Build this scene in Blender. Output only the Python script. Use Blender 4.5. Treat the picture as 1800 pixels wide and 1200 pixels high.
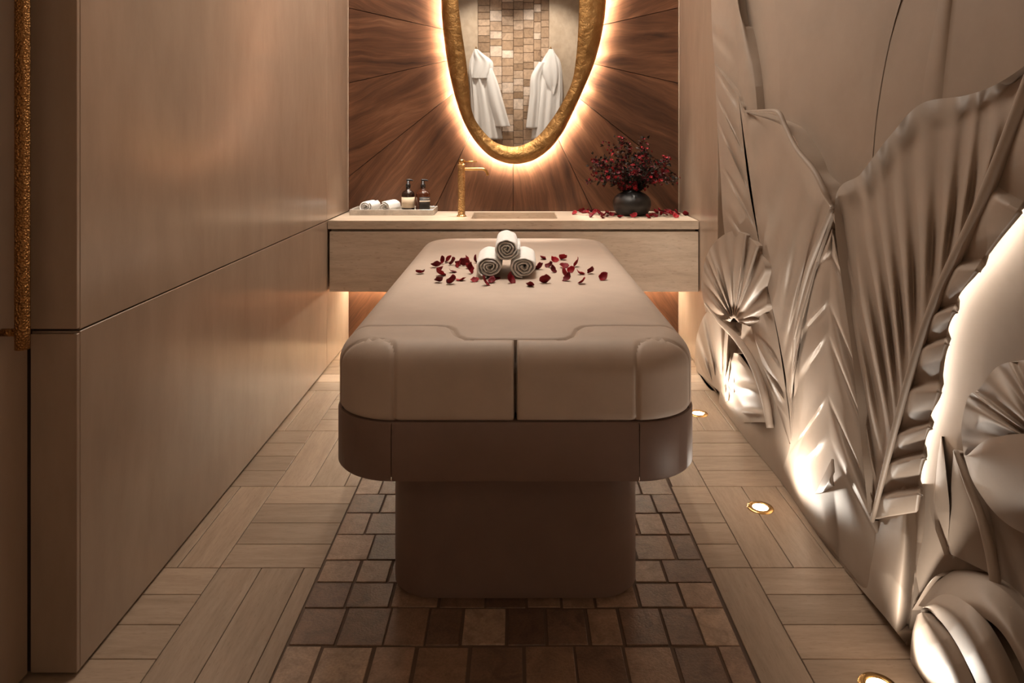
import bpy, bmesh, math, random
import numpy as np
from mathutils import Vector, Matrix

for o in list(bpy.data.objects):
    bpy.data.objects.remove(o, do_unlink=True)
SC = bpy.context.scene
COL = SC.collection
PI = math.pi
random.seed(7)

# ------------------------------------------------------------------ camera
F, CX, CY, H = 1283.0, 906.0, 241.0, 1.25       # focal length and principal point in photo pixels, eye height
cam_d = bpy.data.cameras.new('camera')
cam = bpy.data.objects.new('camera', cam_d)
COL.objects.link(cam)
cam.location = (0, 0, H)
cam.rotation_euler = (PI / 2, 0, 0)
cam_d.sensor_width = 36
cam_d.lens = F / 1800 * 36
cam_d.shift_x = -(CX - 900) / 1800
cam_d.shift_y = -(600 - CY) / 1800
cam_d.clip_start = 0.05
SC.camera = cam

# ------------------------------------------------------------------ world and exposure
w = bpy.data.worlds.new('world')
SC.world = w
w.use_nodes = True
w.node_tree.nodes['Background'].inputs[0].default_value = (1, .8, .6, 1)
w.node_tree.nodes['Background'].inputs[1].default_value = 0.0
SC.view_settings.view_transform = 'Standard'
SC.view_settings.look = 'None'
SC.view_settings.gamma = 1
SC.view_settings.use_curve_mapping = False
SC.view_settings.exposure = 0.12
WARM = (1.0, .875, .745)
WARM2 = (1.0, .895, .775)

def light(name, kind, loc, energy, color=WARM, rot=(0, 0, 0), **kw):
    d = bpy.data.lights.new(name, kind)
    d.energy = energy
    d.color = color
    for k, v in kw.items():
        setattr(d, k, v)
    o = bpy.data.objects.new(name, d)
    COL.objects.link(o)
    o.location = loc
    o.rotation_euler = rot
    return o

# ceiling light over the massage table, above the top of the picture
light('ceiling_light_offscreen', 'AREA', (-.15, 3.3, 2.86), 38, WARM, (0, 0, 0), shape='RECTANGLE', size=1.1, size_y=2.0)

# ------------------------------------------------------------------ helpers
def tag(o, label=None, cat=None, group=None, kind=None):
    if label: o['label'] = label
    if cat: o['category'] = cat
    if group: o['group'] = group
    if kind: o['kind'] = kind
    return o

def empty(name, loc=(0, 0, 0), rot=(0, 0, 0)):
    o = bpy.data.objects.new(name, None)
    COL.objects.link(o)
    o.location = loc
    o.rotation_euler = rot
    o.empty_display_size = .05
    return o

def link(name, me, mat=None, parent=None):
    if mat is not None and len(me.materials) == 0:
        me.materials.append(M[mat] if isinstance(mat, str) else mat)
    o = bpy.data.objects.new(name, me)
    COL.objects.link(o)
    if parent is not None:
        o.parent = parent
    return o

def mesh(name, verts, faces, smooth=True):
    me = bpy.data.meshes.new(name)
    me.from_pydata([tuple(v) for v in verts], [], [tuple(f) for f in faces])
    if smooth:
        me.polygons.foreach_set('use_smooth', [True] * len(me.polygons))
    me.update()
    return me

def mk(name, verts, faces, mat, parent=None, smooth=True):
    return link(name, mesh(name, verts, faces, smooth), mat, parent)

def box_mesh(x0, x1, y0, y1, z0, z1, bev=0.0, seg=1):
    bm = bmesh.new()
    vs = [bm.verts.new(p) for p in ((x0, y0, z0), (x1, y0, z0), (x1, y1, z0), (x0, y1, z0), (x0, y0, z1), (x1, y0, z1), (x1, y1, z1), (x0, y1, z1))]
    for f in ((3, 2, 1, 0), (4, 5, 6, 7), (0, 1, 5, 4), (1, 2, 6, 5), (2, 3, 7, 6), (3, 0, 4, 7)):
        bm.faces.new([vs[i] for i in f])
    if bev > 0:
        bmesh.ops.bevel(bm, geom=list(bm.edges), offset=bev, segments=seg, affect='EDGES', profile=.5)
    me = bpy.data.meshes.new('box')
    bm.to_mesh(me)
    bm.free()
    return me

def box(name, x0, x1, y0, y1, z0, z1, mat, parent=None, bev=0.0, seg=1):
    return link(name, box_mesh(x0, x1, y0, y1, z0, z1, bev, seg), mat, parent)

def lathe(prof, n=32, cap=True):
    v, f = [], []
    for r, z in prof:
        for i in range(n):
            a = 2 * PI * i / n
            v.append((r * math.cos(a), r * math.sin(a), z))
    for j in range(len(prof) - 1):
        for i in range(n):
            k = (i + 1) % n
            f.append((j * n + i, j * n + k, (j + 1) * n + k, (j + 1) * n + i))
    if cap:
        f.append(tuple(range(n))[::-1])
        f.append(tuple((len(prof) - 1) * n + i for i in range(n)))
    return v, f

def catmull(pts, n):
    """n points along a smooth curve through pts (uniform in control index)"""
    P = np.array(pts, float)
    m = len(P)
    Q = np.vstack([2 * P[0] - P[1], P, 2 * P[-1] - P[-2]])
    out = []
    for t in np.linspace(0, m - 1, n):
        i = min(int(t), m - 2)
        u = t - i
        a, b, c, d = Q[i], Q[i + 1], Q[i + 2], Q[i + 3]
        out.append(.5 * ((2 * b) + (-a + c) * u + (2 * a - 5 * b + 4 * c - d) * u * u + (-a + 3 * b - 3 * c + d) * u ** 3))
    return np.array(out)

def catmull_loop(pts, n):
    P = np.array(pts, float)
    m = len(P)
    out = []
    for t in np.linspace(0, m, n, endpoint=False):
        i = int(t)
        u = t - i
        a, b, c, d = P[(i - 1) % m], P[i % m], P[(i + 1) % m], P[(i + 2) % m]
        out.append(.5 * ((2 * b) + (-a + c) * u + (2 * a - 5 * b + 4 * c - d) * u * u + (-a + 3 * b - 3 * c + d) * u ** 3))
    return np.array(out)

def tube(pts, rad, n=8, cap=True):
    """round tube through 3D pts; rad a number or one per point"""
    P = [Vector(p) for p in pts]
    R = [rad] * len(P) if not hasattr(rad, '__len__') else rad
    v, f = [], []
    up = None
    for i, p in enumerate(P):
        d = (P[min(i + 1, len(P) - 1)] - P[max(i - 1, 0)])
        d = d.normalized() if d.length > 1e-9 else Vector((0, 0, 1))
        if up is None:
            up = d.orthogonal().normalized()
        up = (up - d * up.dot(d))
        up = up.normalized() if up.length > 1e-6 else d.orthogonal().normalized()
        s = d.cross(up)
        for k in range(n):
            a = 2 * PI * k / n
            v.append(p + (up * math.cos(a) + s * math.sin(a)) * R[i])
    for i in range(len(P) - 1):
        for k in range(n):
            q = (k + 1) % n
            f.append((i * n + k, i * n + q, (i + 1) * n + q, (i + 1) * n + k))
    if cap:
        f.append(tuple(range(n))[::-1])
        f.append(tuple((len(P) - 1) * n + k for k in range(n)))
    return v, f

def floor_at(px, py):
    d = F * H / (py - CY)
    return (px - CX) * d / F, d

def on_plane_z(px, py, z):
    d = F * (H - z) / (py - CY)
    return (px - CX) * d / F, d

def at_depth(px, py, d):
    return Vector(((px - CX) * d / F, d, H - (py - CY) * d / F))

# ------------------------------------------------------------------ materials
M = {}
class NT:
    def __init__(s, name):
        m = bpy.data.materials.new(name)
        m.use_nodes = True
        M[name] = m
        s.t = m.node_tree
        s.b = s.t.nodes['Principled BSDF']
    def n(s, kind, **kw):
        x = s.t.nodes.new(kind)
        for k, v in kw.items():
            if k.startswith('i_'):
                x.inputs[k[2:].replace('_', ' ')].default_value = v
            else:
                setattr(x, k, v)
        return x
    def l(s, a, b):
        s.t.links.new(a, b)
    def ramp(s, src, stops):
        r = s.n('ShaderNodeValToRGB')
        el = r.color_ramp.elements
        while len(el) < len(stops):
            el.new(.5)
        for e, (p, c) in zip(el, stops):
            e.position = p
            e.color = (*c, 1) if len(c) == 3 else c
        s.l(src, r.inputs[0])
        return r.outputs[0]
    def coords(s, scale=(1, 1, 1), rand=False, rot=(0, 0, 0)):
        tc = s.n('ShaderNodeTexCoord')
        mp = s.n('ShaderNodeMapping')
        mp.inputs['Scale'].default_value = scale
        mp.inputs['Rotation'].default_value = rot
        s.l(tc.outputs['Object'], mp.inputs[0])
        if rand:
            oi = s.n('ShaderNodeObjectInfo')
            mu = s.n('ShaderNodeMath', operation='MULTIPLY')
            mu.inputs[1].default_value = 37.0
            s.l(oi.outputs['Random'], mu.inputs[0])
            cb = s.n('ShaderNodeCombineXYZ')
            for k in range(3):
                s.l(mu.outputs[0], cb.inputs[k])
            s.l(cb.outputs[0], mp.inputs['Location'])
        return mp.outputs[0]
    def noise(s, vec, scale, detail=5, rough=.55, dist=0.0):
        x = s.n('ShaderNodeTexNoise')
        x.inputs['Scale'].default_value = scale
        x.inputs['Detail'].default_value = detail
        x.inputs['Roughness'].default_value = rough
        x.inputs['Distortion'].default_value = dist
        s.l(vec, x.inputs['Vector'])
        return x.outputs['Fac']
    def mix(s, a, b, f, mode='MIX'):
        x = s.n('ShaderNodeMix', data_type='RGBA', blend_type=mode)
        for sock, val in ((x.inputs[6], a), (x.inputs[7], b), (x.inputs[0], f)):
            if hasattr(val, 'is_linked') or hasattr(val, 'links'):
                s.l(val, sock)
            else:
                sock.default_value = (*val, 1) if isinstance(val, tuple) and len(val) == 3 else val
        return x.outputs[2]
    def bump(s, h, strength=.2, dist=.002):
        b = s.n('ShaderNodeBump')
        b.inputs['Strength'].default_value = strength
        b.inputs['Distance'].default_value = dist
        s.l(h, b.inputs['Height'])
        s.l(b.outputs[0], s.b.inputs['Normal'])
    def set(s, color=None, rough=None, metal=None, **kw):
        for key, val in (('Base Color', color), ('Roughness', rough), ('Metallic', metal)):
            if val is None: continue
            if hasattr(val, 'links'):
                s.l(val, s.b.inputs[key])
            else:
                s.b.inputs[key].default_value = (*val, 1) if isinstance(val, tuple) else val
        for k, v in kw.items():
            s.b.inputs[k.replace('_', ' ')].default_value = v

def stone(name, c0, c1, c2, scale, rough, rand=False, streak=2.0, bump=.05, spec=.5, pits=False, fine=.8):
    t = NT(name)
    v = t.coords(scale, rand)
    a = t.noise(v, streak, 6, .6, .4)
    b = t.noise(v, streak * 5, 5, .65)
    c = t.ramp(a, [(.28, c0), (.5, c1), (.72, c2)])
    d = t.ramp(b, [(.3, (.80, .79, .78)), (.6, (1, 1, 1))])
    col = t.mix(c, d, fine, 'MULTIPLY')
    if rand:
        oi = t.n('ShaderNodeObjectInfo')
        r = t.ramp(oi.outputs['Random'], [(0, (.82, .81, .80)), (1, (1.08, 1.06, 1.04))])
        col = t.mix(col, r, 1.0, 'MULTIPLY')
    if pits:
        p = t.ramp(t.noise(v, streak * 14, 3, .5), [(.30, (.62, .56, .5)), (.38, (1, 1, 1))])
        col = t.mix(col, p, .6, 'MULTIPLY')
    t.set(col, rough, Specular_IOR_Level=spec)
    t.bump(b, bump, .003)
    return t

# vertical veined wall stone, grain runs along z
stone('wall_stone', (.335, .245, .180), (.385, .285, .212), (.435, .325, .245), (1.6, 1.1, .40), .22, streak=2.2, bump=.02, fine=.4)
stone('relief_stone', (.300, .235, .184), (.332, .261, .206), (.365, .290, .230), (1.2, .8, .9), .55, streak=2.0, bump=.04, fine=.3)
stone('plank_stone', (.33, .245, .175), (.385, .29, .212), (.43, .33, .245), (1.1, 9, 5), .40, rand=True, streak=2.6, bump=.06, pits=True)
stone('counter_stone', (.45, .35, .26), (.53, .42, .32), (.60, .49, .385), (.9, 6, 6), .35, streak=2.2, bump=.03, pits=True)
stone('marble_tray', (.36, .32, .275), (.52, .47, .41), (.58, .53, .47), (4, 4, 4), .25, streak=2.4, bump=.01)
stone('rear_marble', (.46, .36, .26), (.55, .44, .33), (.63, .52, .40), (1.6, 1.6, 1.2), .22, streak=1.8, bump=.02)

def mosaic(name, stops, rough, bump):
    t = NT(name)
    v = t.coords((1, 1, 1), True)
    a = t.noise(v, 14, 6, .65, 1.2)
    b = t.noise(v, 160, 3, .6)
    oi = t.n('ShaderNodeObjectInfo')
    base = t.ramp(oi.outputs['Random'], stops)
    m1 = t.ramp(a, [(.3, (.55, .52, .50)), (.5, (1, 1, 1)), (.7, (1.35, 1.33, 1.3))])
    col = t.mix(base, m1, .75, 'MULTIPLY')
    m2 = t.ramp(b, [(.3, (.75, .74, .72)), (.7, (1.2, 1.2, 1.2))])
    col = t.mix(col, m2, .7, 'MULTIPLY')
    t.set(col, rough)
    t.bump(b, bump, .003)
mosaic('mosaic_stone', [(0, (.150, .090, .062)), (.3, (.220, .138, .095)), (.6, (.29, .185, .125)), (.88, (.36, .24, .168)), (1, (.48, .355, .26))], .42, .35)
mosaic('rear_tile', [(0, (.30, .20, .125)), (.35, (.42, .29, .19)), (.7, (.52, .38, .27)), (1, (.72, .60, .50))], .35, .2)

t = NT('grout'); t.set((.135, .088, .061), .8)
t = NT('dark_joint'); t.set((.10, .066, .045), .8)

# walnut, grain along local x
t = NT('walnut')
v0 = t.coords((1.0, 1.0, 1.0), True)
warp = t.n('ShaderNodeTexNoise')
warp.inputs['Scale'].default_value = 2.6
warp.inputs['Detail'].default_value = 3
t.l(v0, warp.inputs['Vector'])
ma = t.n('ShaderNodeVectorMath', operation='MULTIPLY_ADD')
t.l(warp.outputs['Color'], ma.inputs[0])
ma.inputs[1].default_value = (.0, .0, .10)
t.l(v0, ma.inputs[2])
m2 = t.n('ShaderNodeMapping'); m2.inputs['Scale'].default_value = (1.1, 1.1, 11.0); t.l(ma.outputs[0], m2.inputs[0])
m3 = t.n('ShaderNodeMapping'); m3.inputs['Scale'].default_value = (3.0, 3.0, 85.0); t.l(ma.outputs[0], m3.inputs[0])
a = t.noise(m2.outputs[0], 1.5, 7, .6, .5)
b = t.noise(m3.outputs[0], 2.0, 4, .6, .2)
c = t.ramp(a, [(.28, (.040, .016, .008)), (.45, (.098, .041, .020)), (.58, (.150, .066, .033)), (.76, (.25, .125, .068))])
d = t.ramp(b, [(.30, (.74, .71, .69)), (.58, (1.05, 1.05, 1.05))])
oi = t.n('ShaderNodeObjectInfo')
r = t.ramp(oi.outputs['Random'], [(0, (.84, .82, .80)), (1, (1.12, 1.10, 1.08))])
col = t.mix(t.mix(c, d, .75, 'MULTIPLY'), r, 1.0, 'MULTIPLY')
t.set(col, .40)
t.bump(b, .10, .002)

def leather(name, c, rough):
    t = NT(name)
    v = t.coords()
    n1 = t.noise(v, 9, 4, .6)
    n2 = t.noise(v, 420, 2, .5)
    col = t.ramp(n1, [(.3, tuple(x * .93 for x in c)), (.7, tuple(x * 1.05 for x in c))])
    t.set(col, rough, Sheen_Weight=.12, Sheen_Roughness=.4)
    t.bump(n2, .12, .0008)
leather('bed_leather', (.465, .37, .30), .58)
leather('bed_side', (.19, .122, .095), .55)

t = NT('towel')
v = t.coords()
n2 = t.noise(v, 650, 2, .6)
n1 = t.noise(v, 60, 3, .6)
t.set(t.ramp(n1, [(.3, (.80, .775, .74)), (.7, (.88, .86, .835))]), .95, Sheen_Weight=.3)
t.bump(n2, .7, .003)
t = NT('robe')
v = t.coords()
n2 = t.noise(v, 220, 2, .6)
t.set((.84, .82, .79), .95, Sheen_Weight=.25)
t.bump(n2, .5, .004)

t = NT('gold_leaf')
v = t.coords()
n1 = t.noise(v, 7, 6, .65, .6)
n2 = t.noise(v, 28, 5, .6, .5)
t.set(t.ramp(n1, [(.3, (.20, .105, .036)), (.55, (.34, .19, .070)), (.75, (.47, .28, .115))]), t.ramp(n2, [(.3, (.36,) * 3), (.7, (.58,) * 3)]), 1.0)
t.bump(n2, .6, .012)

def brass(name, c, scale, strength, rough):
    t = NT(name)
    v = t.coords()
    x = t.n('ShaderNodeTexVoronoi')
    x.inputs['Scale'].default_value = scale
    t.l(v, x.inputs['Vector'])
    t.set(c, rough, 1.0)
    t.bump(x.outputs['Distance'], strength, .004)
brass('hammered_brass', (.60, .38, .17), 110, 1.0, .3)
brass('smooth_brass', (.68, .42, .16), 60, .05, .25)
brass('handle_brass', (.40, .205, .072), 210, 1.0, .42)

t = NT('mirror_glass'); t.set((.93, .92, .90), .015, 1.0)
t = NT('black_ceramic'); t.set((.014, .013, .013), .38)
t = NT('amber_glass'); t.set((.060, .016, .006), .12, Coat_Weight=.3)
t = NT('dark_glass'); t.set((.018, .008, .005), .12, Coat_Weight=.3)
t = NT('black_plastic'); t.set((.012, .010, .010), .35)
t = NT('cream_label'); t.set((.62, .50, .36), .7)
t = NT('dark_label'); t.set((.018, .014, .013), .6)
t = NT('white_band'); t.set((.55, .48, .40), .6)
t = NT('ceiling_paint'); t.set((.55, .45, .35), .8)

t = NT('petal')
v = t.coords((1, 1, 1), True)
n1 = t.noise(v, 40, 3, .6)
oi = t.n('ShaderNodeObjectInfo')
r = t.ramp(oi.outputs['Random'], [(0, (.11, .003, .008)), (.6, (.20, .004, .010)), (1, (.33, .008, .015))])
t.set(t.mix(r, t.ramp(n1, [(.3, (.6,) * 3), (.7, (1.1,) * 3)]), 1.0, 'MULTIPLY'), .6, Specular_IOR_Level=.2)
t = NT('blossom')
v = t.coords()
n1 = t.noise(v, 25, 2, .5)
t.set(t.ramp(n1, [(.35, (.050, .003, .006)), (.5, (.12, .005, .009)), (.70, (.34, .014, .020))]), .6, Specular_IOR_Level=.2)
t = NT('dark_leaf')
v = t.coords()
n1 = t.noise(v, 22, 2, .5)
t.set(t.ramp(n1, [(.35, (.016, .013, .011)), (.55, (.032, .024, .017)), (.7, (.060, .012, .013))]), .7, Specular_IOR_Level=.2)
t = NT('stem'); t.set((.05, .03, .02), .6)

def glow(name, c, s):
    t = NT(name)
    t.set((0, 0, 0), .5)
    t.b.inputs['Emission Color'].default_value = (*c, 1)
    t.b.inputs['Emission Strength'].default_value = s
glow('halo_led', (1.0, .91, .76), 1050)
glow('shelf_led', (1.0, .84, .62), 150)
glow('leaf_led', (1.0, .90, .78), 24)
glow('floor_lens', (1.0, .90, .68), 14)
glow('downlight_lens', (1.0, .88, .70), 12)

# ------------------------------------------------------------------ room dimensions
XL, XDOOR, XR, XREL = -1.015, -1.126, .992, 1.045
YB, YR, ZC = 4.44, -.45, 2.9
YEND = 1.69                     # near end of the stone wall on the left
YCF, ZCT = 3.93, .80            # counter front and top

# ------------------------------------------------------------------ floor
floor = box('floor', -1.3, 1.3, YR - .2, YB + .2, -.12, -.004, 'dark_joint')
tag(floor, kind='structure')
PK = {}
def tile_obj(name, x0, x1, y0, y1, mat, parent, z0=-.01, z1=0.0, gap=.0012, bev=.0012, along=None):
    sx, sy = round(x1 - x0 - 2 * gap, 4), round(y1 - y0 - 2 * gap, 4)
    if sx < .004 or sy < .004: return None
    turned = along == 'y'
    a, b = (sy, sx) if turned else (sx, sy)
    key = (name, a, b, mat, z0, z1)
    if key not in PK:
        me = box_mesh(-a / 2, a / 2, -b / 2, b / 2, z0, z1, bev)
        me.materials.append(M[mat])
        PK[key] = me
    o = link(name, PK[key], None, parent)
    o.location = ((x0 + x1) / 2, (y0 + y1) / 2, 0)
    if turned: o.rotation_euler = (0, 0, PI / 2)
    return o

MOD, PW, ROW0 = .494, .1235, 2.12
MXL, MXR = -.565, .556          # edges of the mosaic strip
cols = [(-1.354, -.86, XDOOR - .02, 2, 0), (-.86, -.366, None, MXL, 1), (.191, .685, MXR, None, 1), (.685, 1.179, None, 1.05, 0)]
for m0, m1, lo, hi, ph in cols:
    lo = m0 if lo is None else max(lo, m0)
    hi = m1 if hi is None else min(hi, m1)
    for k in range(-6, 5):
        y0, y1 = ROW0 + k * MOD, ROW0 + (k + 1) * MOD
        ya, yb = max(y0, YR), min(y1, YB + .02)
        if yb - ya < .01: continue
        if (k + ph) % 2 == 0:                   # planks laid along the room
            for i in range(4):
                a, b = max(m1 - (i + 1) * PW, lo), min(m1 - i * PW, hi)
                if b - a > .006: tile_obj('plank', a, b, ya, yb, 'plank_stone', floor, along='y')
        else:
            for i in range(4):
                a, b = max(y0 + i * PW, ya), min(y0 + (i + 1) * PW, yb)
                if b - a > .006: tile_obj('plank', lo, hi, a, b, 'plank_stone', floor)
# mosaic strip under and around the table
rr = random.Random(3)
mgr = box('grout_bed', MXL + .001, MXR - .001, YR, YB, -.0039, -.0028, 'grout', floor)
ys = [1.66, 1.795, 1.94, 2.05, 2.16, 2.298, 2.43]
y = 1.66
while y > YR + .05:
    y -= rr.uniform(.125, .16); ys.append(y)
y = 2.43
while y < YB - .1:
    y += rr.uniform(.12, .16); ys.append(y)
ys = sorted(ys)
for j in range(len(ys) - 1):
    x = MXL + .002
    while x < MXR - .004:
        wd = rr.uniform(.082, .135)
        if MXR - x - wd < .05: wd = MXR - x - .002
        tile_obj('tile', x, min(x + wd, MXR - .002), ys[j], ys[j + 1], 'mosaic_stone', floor, z0=-.009, z1=rr.choice((-.0012, 0, 0, .0006)), gap=rr.choice((.002, .0035, .005)), bev=.0012)
        x += wd

# ------------------------------------------------------------------ ceiling and walls
ceil = box('ceiling', -1.3, 1.3, YR - .2, YB + .2, ZC, ZC + .12, 'ceiling_paint')
tag(ceil, kind='structure')

wl = box('wall_left', -1.32, -1.18, YR - .2, YB + .2, -.004, ZC, 'dark_joint')
tag(wl, kind='structure')
ZJ = .80
g = .0022
for (a, b) in ((YEND, YCF), (YCF, YB + .016)):
    for (z0, z1) in ((.010, ZJ - .002), (ZJ + .002, ZC - .002)):
        box('panel', -1.128, XL, a + (.012 if a == YEND else g * .5), b - g * .5, z0, z1, 'wall_stone', wl, .0015)
for (z0, z1) in ((.010, ZJ - .006), (ZJ + .006, ZC - .002)):
    box('return_panel', XDOOR + .003, XL - .0005, YEND, YEND + .0115, z0, z1, 'wall_stone', wl, .001)
box('backing', -1.179, -1.128, YEND + .02, YB + .016, 0.0, ZC - .001, 'dark_joint', wl)
box('panel', -1.178, XDOOR, YR, .60, .010, ZC - .002, 'wall_stone', wl, .0015)
box('panel', -1.178, XDOOR, .60, YEND - .004, 2.52, ZC - .002, 'wall_stone', wl, .0015)

door = empty('door_1', (-1.15, 1.14, 0))
tag(door, 'pale stone-clad door with a long hammered brass bar handle', None, None, 'structure')
def dchild(o):
    o.location = -door.location; o.parent = door; return o
dchild(box('leaf', -1.176, XDOOR - .0005, .605, YEND - .004, .012, 2.515, 'wall_stone', None, .0015))
hv, hf = tube([(-1.081, 1.60, z) for z in np.linspace(.786, 2.2, 40)], .0150, 16)
hd = dchild(mk('handle', hv, hf, 'handle_brass'))
hd['label'] = 'long hammered brass bar handle'
for z in (.822, 2.16):
    v_, f_ = tube([(-1.126, 1.60, z), (-1.092, 1.60, z)], .0085, 12)
    dchild(mk('bracket', v_, f_, 'handle_brass'))

# ---- back wall: fourteen walnut wedges in a sunburst
wb = box('wall_back', -1.3, 1.3, YB + .016, YB + .2, -.004, ZC, 'dark_joint')
tag(wb, kind='structure')
CXB, CZB = (902 - CX) * YB / F, H + (CY - 80) * YB / F
RX0, RX1, RZ0, RZ1 = XL + .001, XR - .001, .010, ZC - .002
def clip(poly, n, c):
    out = []
    for i in range(len(poly)):
        a, b = poly[i], poly[(i + 1) % len(poly)]
        da, db = a[0] * n[0] + a[1] * n[1] - c, b[0] * n[0] + b[1] * n[1] - c
        if da >= 0: out.append(a)
        if da * db < 0:
            s = da / (da - db)
            out.append((a[0] + (b[0] - a[0]) * s, a[1] + (b[1] - a[1]) * s))
    return out
for k in range(14):
    a0 = -PI / 2 + k * 2 * PI / 14
    a1 = a0 + 2 * PI / 14
    am = (a0 + a1) / 2
    poly = [(RX0 - CXB, RZ0 - CZB), (RX1 - CXB, RZ0 - CZB), (RX1 - CXB, RZ1 - CZB), (RX0 - CXB, RZ1 - CZB)]
    poly = clip(poly, (-math.sin(a0), math.cos(a0)), .0019)
    poly = clip(poly, (math.sin(a1), -math.cos(a1)), .0019)
    loc = [(p[0] * math.cos(am) + p[1] * math.sin(am), -p[0] * math.sin(am) + p[1] * math.cos(am)) for p in poly]
    n = len(loc)
    vv = [(p[0], 0, p[1]) for p in loc] + [(p[0], .0155, p[1]) for p in loc]
    ff = [tuple(range(n)), tuple(range(2 * n - 1, n - 1, -1))] + [(i, i + n, (i + 1) % n + n, (i + 1) % n) for i in range(n)]
    me = mesh('wood_panel', vv, ff, False)
    bm = bmesh.new(); bm.from_mesh(me); bmesh.ops.recalc_face_normals(bm, faces=bm.faces)
    bmesh.ops.bevel(bm, geom=list(bm.edges), offset=.0012, segments=1, affect='EDGES'); bm.to_mesh(me); bm.free()
    o = link('wood_panel', me, 'walnut', wb)
    o.location = (CXB, YB, CZB)
    o.rotation_euler = (0, -am, 0)

# ---- rear wall (seen in the mirror): mosaic between two marble slabs
wrr = box('wall_rear', -1.3, 1.3, YR - .2, YR - .012, -.004, ZC, 'grout')
tag(wrr, kind='structure')
TX0, TX1 = -.47, .42
box('marble_panel', -1.126, TX0, YR - .012, YR + .05, .008, ZC - .002, 'rear_marble', wrr, .002)
box('marble_panel', TX1, 1.044, YR - .012, YR + .05, .008, ZC - .002, 'rear_marble', wrr, .002)
x = TX0
ci = 0
rr = random.Random(11)
widths = [.15, .15, .145, .125, .13, .09, .10]
while x < TX1 - .01 and ci < 7:
    wd = min(widths[ci], TX1 - x)
    z = -.02 - rr.uniform(0, .1)
    while z < ZC - .01:
        hh = rr.choice((.085, .10, .12, .135))
        z0, z1 = max(z, .005), min(z + hh, ZC - .004)
        if z1 - z0 > .02:
            key = ('rt', round(wd, 3), round(z1 - z0, 3))
            if key not in PK:
                me = box_mesh(-wd / 2 + .003, wd / 2 - .003, -.009, .006, -(z1 - z0) / 2 + .003, (z1 - z0) / 2 - .003, .002)
                me.materials.append(M['rear_tile'])
                PK[key] = me
            o = link('tile', PK[key], None, wrr)
            o.location = (x + wd / 2, YR - .006 + rr.uniform(0, .004), (z0 + z1) / 2)
        z += hh
    x += wd
    ci += 1

# ---- right wall: smooth stretch beside the counter, then carved foliage
wr = box('wall_right', 1.19, 1.32, YR - .2, YB + .2, -.004, ZC, 'dark_joint')
tag(wr, 'stone wall carved with large banana leaves and lotus pods', None, None, 'structure')
YP = 3.58
box('panel', XR, 1.188, YP, YB + .016, .008, ZC - .002, 'wall_stone', wr, .002)
box('panel', XREL, 1.188, YR, .60, .008, ZC - .002, 'relief_stone', wr, .002)
# carved ground: a shallow height field that swells towards the floor
def ground(yv, z):
    near = min(1.0, max(0.0, (yv - 1.70) / .10))
    far = min(1.0, max(0.0, (YP - yv) / .15))
    sw = .085 * math.exp(-(max(z, 0) / (.30 + .08 * math.sin(yv * 5.1 + .6))) ** 2) * near * far
    return sw + (.005 * math.sin(yv * 6.3 + .8 * z) * math.sin(z * 2.1 + 1.0) + .003 * math.sin(yv * 9 - 3 * z)) + .004
NYg, NZg = 180, 130
yy = np.linspace(.60, YP, NYg)
zz = np.concatenate([np.linspace(.002, .6, 70), np.linspace(.62, ZC - .002, NZg - 70)])
vv, ff = [], []
for j in range(NZg):
    for i in range(NYg):
        vv.append((XREL - ground(yy[i], zz[j]), yy[i], zz[j]))
for j in range(NZg - 1):
    for i in range(NYg - 1):
        a = j * NYg + i
        ff.append((a, a + NYg, a + NYg + 1, a + 1))
mk('carved_ground', vv, ff, 'relief_stone', wr)

def RP(px, py, off):
    X = XREL - off
    Y = F * X / (px - CX)
    return (X, Y, H - (py - CY) * Y / F)

def strip(a, b, na=90, nb=26, offa=.05, offb=.03, bulge=.0, pleats=0, amp=.0, lip=0.0, sharp=True, pow_=1.0, phase=0.0, merge=False, env=None):
    """carved surface between photo-traced curves a and b on the wall plane; rows of constant index follow the pleats"""
    A, B = catmull(a, na), catmull(b, na)
    oa = np.interp(np.linspace(0, 1, na), np.linspace(0, 1, len(offa)), offa) if hasattr(offa, '__len__') else np.full(na, offa)
    ob = np.interp(np.linspace(0, 1, na), np.linspace(0, 1, len(offb)), offb) if hasattr(offb, '__len__') else np.full(na, offb)
    V = []
    for i in range(na):
        u = i / (na - 1)
        for j in range(nb):
            s = j / (nb - 1)
            p = A[i] * (1 - s) + B[i] * s
            o = oa[i] * (1 - s) + ob[i] * s + bulge * math.sin(PI * s)
            if pleats:
                ph = (u * pleats + phase + .16 * math.sin(u * 17 + pleats)) % 1.0
                tri = (math.sin(PI / 2 * ph / .80) if ph < .80 else .5 + .5 * math.cos(PI * (ph - .80) / .20)) if sharp else .5 - .5 * math.cos(2 * PI * ph)
                e_ = min(1.0, s * 3.0)
                if env == 'mid': e_ *= .24 + .76 * math.exp(-(max(0, s - .22) / .30) ** 2)
                elif env == 'soft': e_ *= 1 - .85 * max(0, (s - .55) / .45) ** 1.5
                o += amp * (tri - .5) * e_
            if lip and s > .86:
                o += lip * ((s - .86) / .14) ** 2
            q3 = RP(p[0], p[1], max(o, .002))
            gd = ground(q3[1], q3[2]) + (.0015 + .012 * math.sin(PI * s) if merge else .0015)
            if o < gd: q3 = RP(p[0], p[1], gd)
            V.append((q3[0], q3[1], max(q3[2], .003)))
    return V, na, nb

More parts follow.
